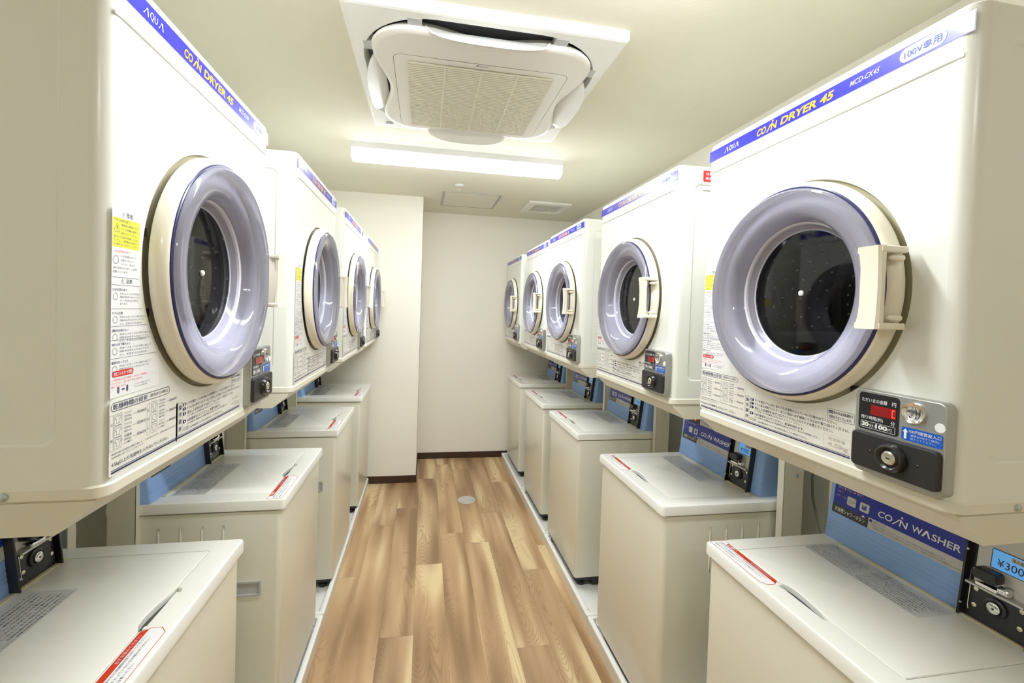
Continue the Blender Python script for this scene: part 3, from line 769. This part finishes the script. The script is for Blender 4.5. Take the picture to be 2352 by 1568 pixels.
    mb.lathe(Fp, .4150,.0500, [(.0115,.013),(.0112,.018),(.0095,.019),(.0001,.019)], 'chrome', 28); mb.text(Fp, '▼', .4125,.0460,.4180,.0510,.0195,'black')
    mb.build('lock_plate', cm)
    for u,v in ((.3800,.0700),(.3800,.0350),(.4560,.0700),(.4560,.0350)): MB().lathe(Fp, u,v, [(.0048,.010),(.0046,.0125),(.003,.0135),(.0001,.0138)], 'brass', 18).build('brass_screw', cm)
    for u,v in ((.3615,.030),(.3615,.150),(.4690,.150)): MB().lathe(Fp, u,v, [(.0024,.020),(.0022,.0215),(.0001,.022)], 'screw', 12).build('rim_screw', cm)
    mb = MB(); mb.tube([Fp(.3705,.075,.014),Fp(.3705,.030,.014),Fp(.3725,.022,.014)], .0009, 'chrome', 6)
    mb.build('wire_clip', cm)
    # base and feet
    mb = MB(); mb.box(-HW2+.012,HW2-.012,.022,.515,.036,.0555,'base',.01); mb.box(-HW2+.012,HW2-.012,.115,.42,.012,.037,'base',.01)
    mb.build('base', T)
    for x in (-HW2+.045, HW2-.045):
        for y in (.065,.47):
            MB().lathe(lambda u,v,d,x=x,y=y: (x+u,y+v,d), 0,0, [(.019,.001),(.021,.004),(.021,.020),(.016,.024),(.012,.026),(.012,.036)], 'base', 24).build('foot', T)
    return T

# ------------------------------------------------------------------ placing the rows
RR = -pi/2; RL = pi/2
DZ = 1.2496-Z0
# (face x, near edge y)
Rd = [(.802,.529),(.797,1.305),(.8035,2.174),(.8165,2.894),(.8145,3.723)]
Ld = [(-.4508,.7144),(-.4180,1.513),(-.4065,2.3174),(-.4002,3.1742)]
Rw = [(.8237,.5859),(.8161,1.3539),(.8261,2.2224),(.8327,2.9594),(.8484,3.7801)]
Lw = [(-.4729,.7474),(-.4415,1.5415),(-.4282,2.3729),(-.4242,3.2281)]
posr = lambda x, y, w: (x, y+w/2)
def place(fn, side, lst, w, z, labels, group, first=None):
    out = []
    for (x, y), lb in zip(lst, labels):
        loc = (x, y+w/2, z); rz = RR if side == 'R' else RL
        if first is None: first = fn(lb, loc, rz, group); out.append(first)
        else: out.append(dup(first, loc, rz, lb, group))
    return first
gR, gL = 'on the right of the aisle', 'on the left of the aisle'
d0 = place(coin_dryer, 'R', Rd, W, DZ, [
    'large cream coin dryer nearest the camera on the right side of the aisle',
    'coin dryer on the right with a red side sticker, just behind the nearest right dryer',
    'cream coin dryer in the middle of the five on the right side',
    'small looking coin dryer on the right, next to the one by the back wall',
    'farthest coin dryer on the right side, beside the back wall'], 'coin dryers '+gR)
place(coin_dryer, 'L', Ld, W, DZ, [
    'large coin dryer nearest the camera on the left, its tan side filling the left edge',
    'coin dryer on the left, directly behind the big nearest left one',
    'third coin dryer from the camera on the left side',
    'farthest coin dryer on the left side, beside the projecting wall corner'], 'coin dryers '+gL, d0)
s0 = place(dryer_stand, 'R', Rd, W, 0, [
    'cream steel stand carrying the nearest right dryer',
    'cream steel stand under the right dryer with the red side sticker',
    'cream steel stand under the middle dryer of the right side',
    'cream steel stand under the right dryer next to the farthest one',
    'cream steel stand under the farthest right dryer, by the back wall'], 'dryer stands '+gR)
place(dryer_stand, 'L', Ld, W, 0, [
    'cream steel stand carrying the nearest left dryer',
    'cream steel stand under the left dryer directly behind the nearest one',
    'cream steel stand under the third left dryer from the camera',
    'cream steel stand under the farthest left dryer, by the projecting wall'], 'dryer stands '+gL, s0)
w0 = place(coin_washer, 'R', Rw, W2, .025, [
    'cream top loading coin washer nearest the camera, cut by the bottom right corner',
    'coin washer on the right with its full blue panel reading ¥300 in view',
    'coin washer standing in the middle of the five on the right',
    'coin washer on the right, next to the one by the back wall',
    'farthest coin washer on the right side, beside the back wall'], 'coin washers '+gR)
place(coin_washer, 'L', Lw, W2, .025, [
    'coin washer nearest the camera on the left, cut by the bottom left corner',
    'coin washer on the left with grey side grip, directly behind the nearest left one',
    'third coin washer from the camera on the left side',
    'farthest coin washer on the left side, beside the projecting wall corner'], 'coin washers '+gL, w0)

# red sticker on the side of the second right dryer
mb = MB(); S = lambda u,v,d: (u, 1.305-d, v)
mb.slab(S, .8845,1.9625,.9250,1.9985,.004,-.0002,.0006,'red'); mb.text(S, '注意', .893,1.984,.917,1.993,.001,'white',.02); mb.text(S, '高温', .893,1.969,.917,1.978,.001,'white',.02)
rs = mb.build('warning_sticker', None, False); tag(rs, 'small red sticker on the side of the second right dryer', 'sticker')
mb = MB(); mb.slab(S, .8820,1.9355,.9300,1.9425,.003,-.0002,.0004,'label'); mb.outline(S, .8820,1.9355,.9300,1.9425,.003,.0005,.0006,'ink'); mb.text(S, 'AB-123', .888,1.9375,.905,1.9405,.0008,'ink') if False else None
tag(mb.build('serial_label', None, False), 'thin outlined label below the red sticker on a dryer side', 'label')

# ------------------------------------------------------------------ drip pans
def drip_pan(label, side, xe, y0, y1, group):
    Lh = y1-y0-.002
    T = thing('drip_pan', label, 'drip pan', (xe, (y0+y1)/2, 0), RR if side == 'R' else RL, group)
    mb = MB(); hw = Lh/2; D_ = .64
    r = lambda i, z: [(x,y,z) for x,y in rr(-hw+i, i, hw-i, D_-i, max(.012-i*.3,.004), 4)]
    mb.loft([r(0,0), r(0,.055)], 'panside', cap0=True)
    mb.loft([r(0,.055), r(.0015,.060), r(.004,.0615), r(.018,.0615), r(.022,.060), r(.030,.026), r(.036,.025)], 'pan', cap1=True)
    p = mb.build('basin', T)
    for sg in (-1,1):
        mb = MB(); pts = [(sg*(hw-.024), .045, .030),(sg*(hw-.030), .040, .052),(sg*(hw-.045), .034, .056),(sg*(hw-.060), .032, .050)]
        mb.tube(pts, .004, 'pan', 8); mb.build('corner_clip', T)
    return T
gp = 'white drip pans under the washers '
xr = .8102; xl = -.4300
for (a, b_, lb) in ((.46,1.208,'white drip pan under the nearest right washer'),(1.208,1.967,'white drip pan under the second right washer from the camera'),
                    (1.967,2.747,'white drip pan under the middle right washer'),(2.747,3.475,'white drip pan under the right washer next to the farthest'),
                    (3.475,4.367,'white drip pan under the farthest right washer, by the back wall')):
    drip_pan(lb, 'R', xr, a, b_, gp+gR)
for (a, b_, lb) in ((.64,1.39,'white drip pan under the nearest left washer'),(1.39,2.139,'white drip pan under the second left washer from the camera'),
                    (2.139,2.917,'white drip pan under the third left washer'),(2.917,3.812,'white drip pan under the farthest left washer')):
    drip_pan(lb, 'L', xl, a, b_, gp+gL)

# cable hanging behind the stand
mb = MB(); mb.tube([(1.40,1.30,1.17),(1.40,1.335,1.05),(1.402,1.352,.95),(1.405,1.350,.88),(1.41,1.33,.80),(1.42,1.30,.70),(1.43,1.28,.4),(1.44,1.27,.07)], .004, 'cable', 8)
tag(mb.build('power_cable'), 'thin grey cable hanging behind the right washers', 'cable')

# ------------------------------------------------------------------ room
H = 2.468; XL, XR_, YN, YB_, YC_, XC = -1.16, 1.5175, -2.3, 4.424, 3.8335, -.038
def slabbox(name, x0,x1,y0,y1,z0,z1,mat):
    mb = MB(); mb.box(x0,x1,y0,y1,z0,z1,mat,.0005); return struct(mb.build(name, None, False))
T_ = .10
slabbox('wall_left', XL-T_, XL, YN, YC_, 0, H, 'wall')
slabbox('wall_right', XR_, XR_+T_, YN, YB_, 0, H, 'wall')
slabbox('wall_back', XC, XR_+T_, YB_, YB_+T_, 0, H, 'wall')
slabbox('wall_corner', XL-T_, XC, YC_, YB_+T_, 0, H, 'wall')
slabbox('wall_near', XL-T_, XR_+T_, YN-T_, YN, 0, H, 'wallnear')
slabbox('ceiling', XL-T_, XR_+T_, YN-T_, YB_+T_, H, H+T_, 'ceil')
for n, (x0,x1,y0,y1) in {'baseboard_corner':(XL,XC+.006,YC_-.006,YC_), 'baseboard_corner_side':(XC,XC+.006,YC_,YB_), 'baseboard_back':(XC+.006,XR_,YB_-.006,YB_),
                         'baseboard_left':(XL,XL+.006,YN,YC_-.006),'baseboard_right':(XR_-.006,XR_,YN,YB_-.006),'baseboard_near':(XL+.006,XR_-.006,YN,YN+.006)}.items():
    slabbox(n, x0,x1,y0,y1,0,.062,'baseboard')
# plank floor
mb = MB(); rnd = []
PW, PL = .1545, 1.312
joint = {-3:2.515,-2:3.09,-1:3.34,0:3.90,1:4.246,2:4.108,3:3.20,4:3.776,5:2.72}
for lane in range(-9, 11):
    x0 = -.0115+lane*PW; x1 = x0+PW
    j0 = joint.get(lane, 2.0+((lane*.618) % 1)*1.3)
    k = -5
    while True:
        y0 = j0+k*PL; y1 = y0+PL; k += 1
        if y1 < YN-.1: continue
        if y0 > YB_+.1: break
        g = .0003
        mb.add([(x0+g,y0+g,0),(x1-g,y0+g,0),(x1-g,y1-g,0),(x0+g,y1-g,0)], [(0,1,2,3)], 'floor'); rnd.append(random.random())
mb.add([(-1.5,YN-.1,-.001),(1.7,YN-.1,-.001),(1.7,YB_+.2,-.001),(-1.5,YB_+.2,-.001)], [(0,1,2,3)], 'baseboard'); rnd.append(.5)
struct(mb.build('floor', None, False, attr=rnd))

# floor drain
T = thing('floor_drain', 'round metal drain cover set in the wooden floor', 'drain cover', (.368,3.434,0))
Fd = lambda u,v,d: (u,v,d)
MB().lathe(Fd, 0,0, [(.071,.0),(.070,.0025),(.064,.0038),(.050,.0038),(.0485,.0020)], 'drain', 48).build('rim', T)
MB().lathe(Fd, 0,0, [(.0475,.0020),(.0470,.0034),(.0300,.0036),(.0290,.0026),(.0280,.0036),(.0001,.0038)], 'drain', 48).build('plug', T)

# ------------------------------------------------------------------ ceiling fittings
def ceiling_lamp(label, y, hw=.640):
    T = thing('ceiling_lamp', label, 'ceiling lamp', (.192, y, H))
    mb = MB(); mb.prism([(-.074,0),(-.064,-.030),(.064,-.030),(.074,0)], -hw, hw, 'lamp'); mb.build('housing', T, False)
    mb = MB(); pr = [(-.060,-.030),(-.062,-.050),(-.054,-.072),(-.036,-.086),(0,-.090),(.036,-.086),(.054,-.072),(.062,-.050),(.060,-.030)]
    
    mb.prism(pr, -hw+.004, hw-.004, 'light'); li = mb.mi('lightside')
    for fi, fc in enumerate(mb.f):
        if len(fc) > 4 or sum(mb.v[i][2] for i in fc)/4 > -.068: mb.m[fi] = li
    d = mb.build('diffuser', T, False); d['label'] = 'glowing white diffuser'
    for s_ in (-1,1):
        MB().prism(pr, s_*(hw-.004), s_*(hw-.001), 'lamp').build('end_cap', T, False) if s_ > 0 else MB().prism(pr, s_*(hw-.001), s_*(hw-.004), 'lamp').build('end_cap', T, False)
    return T
ceiling_lamp('long glowing lamp on the ceiling between the air conditioner and the hatch', 2.722)
ceiling_lamp('long glowing ceiling lamp on the camera side of the air conditioner', 1.0)
ceiling_lamp('short fill lamp added out of view behind the camera', -.95, .20)  # unseen fill lamp, added to brighten the sides facing the camera

# air conditioner cassette
ax, ay = -.2825+.47, 1.3876+.47
T = thing('air_conditioner', 'square white cassette air conditioner in the ceiling above the aisle', 'air conditioner', (ax, ay, H))
Fc = lambda u,v,d: (u, -v, -d)       # seen from below, d points down
def Fc(u, v, d): return (u, v, -d)
def rev(pts): return pts[::-1]
mb = MB(); hw = .47
outer = rr(-hw,-hw,hw,hw,.02,5); hole = rr(-.432,-.432,.432,.432,.26,10)
mb.loft([[Fc(u,v,0) for u,v in rev(outer)],[Fc(u,v,.022) for u,v in rev(outer)],[Fc(u,v,.031) for u,v in rev(rr(-hw+.008,-hw+.008,hw-.008,hw-.008,.016,5))],[Fc(u,v,.033) for u,v in rev(rr(-hw+.016,-hw+.016,hw-.016,hw-.016,.012,5))]], 'acpanel')
holed(lambda u,v,d: (u,-v,-d), [(u,-v) for u,v in rr(-hw+.016,-hw+.016,hw-.016,hw-.016,.012,5)], [(u,-v) for u,v in hole], .033, mb, 'acpanel')
mb.loft([[Fc(u,v,.033) for u,v in hole],[Fc(u*.985,v*.985,.025) for u,v in hole],[Fc(u*.97,v*.97,.002) for u,v in hole]], 'acpanel')
mb.add([Fc(u*.97,v*.97,.003) for u,v in hole], [tuple(reversed(range(len(hole))))], 'acdark')
mb.build('panel', T, True, 25)
# centre body with concave sides
def body(i, z):
    P = []
    for q in range(4):
        for k in range(24):
            t = -1+2*k/24; s_ = .395-i; m_ = .352-i
            w = .5*(1+cos(pi*min(1, abs(t)/.62))); a = s_-(s_-m_)*w
            u = t*s_; v = -a
            # round the corner
            rr_ = .13
            if abs(u) > s_-rr_:
                dx = abs(u)-(s_-rr_); an = dx/rr_; u = math.copysign(s_-rr_+rr_*sin(an*pi/4), u); v = -(s_-rr_+rr_*cos(an*pi/4))
            c_, n_ = [(1,0),(0,1),(-1,0),(0,-1)][q]
            P.append((u*c_-v*n_, u*n_+v*c_))
    return [Fc(x,y,z) for x,y in P]
mb = MB(); rings = [body(.030,.004), body(.006,.030), body(0,.042), body(.002,.050), body(.008,.054), body(.016,.055)]
mb.loft([r[::-1] for r in rings], 'ac'); mb.add(rings[-1], [tuple(reversed(range(len(rings[-1]))))], 'ac')
mb.build('centre_cover', T, True, 35)
Fa = lambda u,v,d: (u, -v, -.055-d)      # u right, v towards the camera, outward is down
mb = MB(); mb.outline(Fa, -.325,-.345,.325,.255,.03,.0016,.0004,'acdark',6); mb.slab(Fa, -.3232,-.3432,.3232,.2532,.028,0,.0012,'ac',.0008)
pn = mb.build('intake_panel', T)
mb = MB(); mb.slab(Fa, -.278,-.335,.276,.221,.012,.0012,.0016,'acgrille'); mb.outline(Fa, -.279,-.336,.277,.222,.012,.004,.0060,'acslat')
n = 44
for k in range(n):
    v = -.328+.542*k/(n-1)
    mb.slab(Fa, -.275,v-.0042,.273,v+.0042,.0005,.0014,.0058,'acslat')
for u in (-.139,-.001,.137): mb.slab(Fa, u-.003,-.334,u+.003,.220,.001,.002,.0060,'acslat')
mb.build('grille', pn, False)
mb = MB(); mb.text(Fa, 'DAIKIN', -.014,.239,.018,.2455,.0016,'black',.02,.2); mb.poly(Fa, [(-.026,.2385),(-.024,.2385),(-.021,.2425),(-.016,.2425),(-.015,.2465),(-.026,.2465)], .0016, 'black'); mb.build('maker_mark', pn, False)
for q in range(4):   # flaps and grey pivots
    a_ = q*pi/2; R_ = Matrix.Rotation(a_, 3, 'Z')
    def Q(u, v, d): p = R_ @ Vector((u, v, 0)); return (p.x, p.y, -d)
    mb = MB(); rows = []; n = 20
    for k in range(n+1):
        t = -1+2*k/n; u = .212*t; q_ = math.sqrt(max(0, 1-abs(t)**3))
        sec_ = []
        for j in range(7):
            s_ = j/6; v = -.364-.066*s_*(.35+.65*q_); d = .030+.062*(s_**1.3)*q_
            sec_.append(Q(u, v, d))
        rows.append(sec_)
    th = .006
    mb.loft([r for r in rows], 'acpanel', close=False)
    rows2 = [[(x, y, z+th) for x,y,z in r] for r in rows]
    mb.loft([r[::-1] for r in rows2], 'acpanel', close=False)
    mb.loft([[r[0] for r in rows],[r[0] for r in rows2]], 'acpanel', close=False); mb.loft([[r[-1] for r in rows2],[r[-1] for r in rows]], 'acpanel', close=False)
    f = mb.build('flap', T, True, 50)
    for s_ in (-1,1):
        mb = MB(); mb.loft([[Q(s_*.222,-.35,z),Q(s_*.268,-.35,z),Q(s_*.268,-.424,z),Q(s_*.222,-.424,z)] for z in (.006,.034)], 'acgrey', cap0=True, cap1=True)
        mb.build('pivot_block', T, False)
MB().lathe(lambda u,v,d: (-.386+u, .405-v, -.033-d), 0,0, [(.019,-.001),(.018,.0035),(.010,.006),(.0001,.0065)], 'acgrey', 28).build('sensor', T)
for (u,v) in ((-1,1),):
    MB().outline(lambda a,b_,d: (a,-b_,-.0333-d), -.456,-.456,-.335,-.335,.01,.0008,0,'acgrey').build('corner_cover', T, False)

# sprinkler, hatch, vent
T = thing('sprinkler_head', 'small chrome sprinkler head on the ceiling past the lamp', 'sprinkler', (.236,3.384,H))
Fs = lambda u,v,d: (u,-v,-d)
MB().lathe(Fs, 0,0, [(.034,0),(.033,.003),(.020,.008),(.012,.010)], 'lamp', 32).build('escutcheon', T)
MB().lathe(Fs, 0,0, [(.012,.008),(.012,.020),(.008,.022),(.008,.030),(.016,.032),(.016,.035),(.0001,.036)], 'chrome', 24).build('nozzle', T)
T = thing('access_hatch', 'square ceiling access hatch with a thin aluminium frame', 'access hatch', (.360,3.832,H))
mb = MB(); a0,b0 = -.245,-.252
for (u0,v0,u1,v1) in ((-.245,-.252,.245,-.240),(-.245,.240,.245,.252),(-.245,-.240,-.227,.240),(.227,-.240,.245,.240)): mb.slab(Fs, u0,v0,u1,v1,.001,0,.004,'alu')
mb.build('frame', T, False)
mb = MB(); mb.slab(Fs, -.224,-.237,.224,.237,.002,0,.003,'ceil'); mb.build('door_panel', T, False)
T = thing('exhaust_vent', 'white square exhaust vent on the ceiling near the back wall', 'vent', (1.058,3.873,H))
mb = MB(); mb.loft([[Fs(u,v,d) for u,v in rr(-h,-h,h,h,.012)] for h,d in ((.192,0),(.192,.010),(.186,.016),(.135,.020),(.130,.012))], 'vent'); mb.build('bezel', T)
mb = MB(); mb.slab(Fs, -.131,-.131,.131,.131,.004,.008,.010,'ventdark')
for k in range(22): 
    u = -.124+.248*k/21; mb.slab(Fs, u-.0022,-.130,u+.0022,.130,.001,.010,.015,'vent')
for k in range(12):
    v = -.124+.248*k/11; mb.slab(Fs, -.130,v-.0015,.130,v+.0015,.0005,.010,.0135,'vent')
mb.build('grille', T, False)

# ------------------------------------------------------------------ camera
f, yaw, pit, rol, cx, cy = 1002.9217, 9.9486, -1.2281, 1.8285, 1151.2162, 732.555
yaw, pit, rol = map(radians, (yaw, pit, rol))
fw = Vector((sin(yaw)*cos(pit), cos(yaw)*cos(pit), sin(pit))); r = Vector((cos(yaw), -sin(yaw), 0)); u = r.cross(fw)
r2 = r*cos(rol)+u*sin(rol); u2 = u*cos(rol)-r*sin(rol)
cam = bpy.data.cameras.new('camera'); co = bpy.data.objects.new('camera', cam); C.objects.link(co)
Mx = Matrix((r2, u2, -fw)).transposed().to_4x4(); Mx.translation = (0, 0, 1.5227); co.matrix_world = Mx
cam.sensor_fit = 'HORIZONTAL'; cam.sensor_width = 36; cam.lens = f/2352*36
cam.shift_x = (1176-cx)/2352; cam.shift_y = (cy-784)/2352; cam.clip_start = .02
scene.camera = co

w = bpy.data.worlds.new('world'); scene.world = w; w.use_nodes = True
w.node_tree.nodes['Background'].inputs[0].default_value = (.9,.9,.9,1); w.node_tree.nodes['Background'].inputs[1].default_value = .3
scene.view_settings.view_transform = 'Standard'; scene.view_settings.look = 'None'
scene.view_settings.gamma = 1; scene.view_settings.use_curve_mapping = False
scene.view_settings.exposure = 1.2
scene.cycles.max_bounces = 10; scene.cycles.diffuse_bounces = 6; scene.cycles.glossy_bounces = 4
scene.cycles.transparent_max_bounces = 16; scene.cycles.use_denoising = True
bpy.data.objects.remove(_txt)
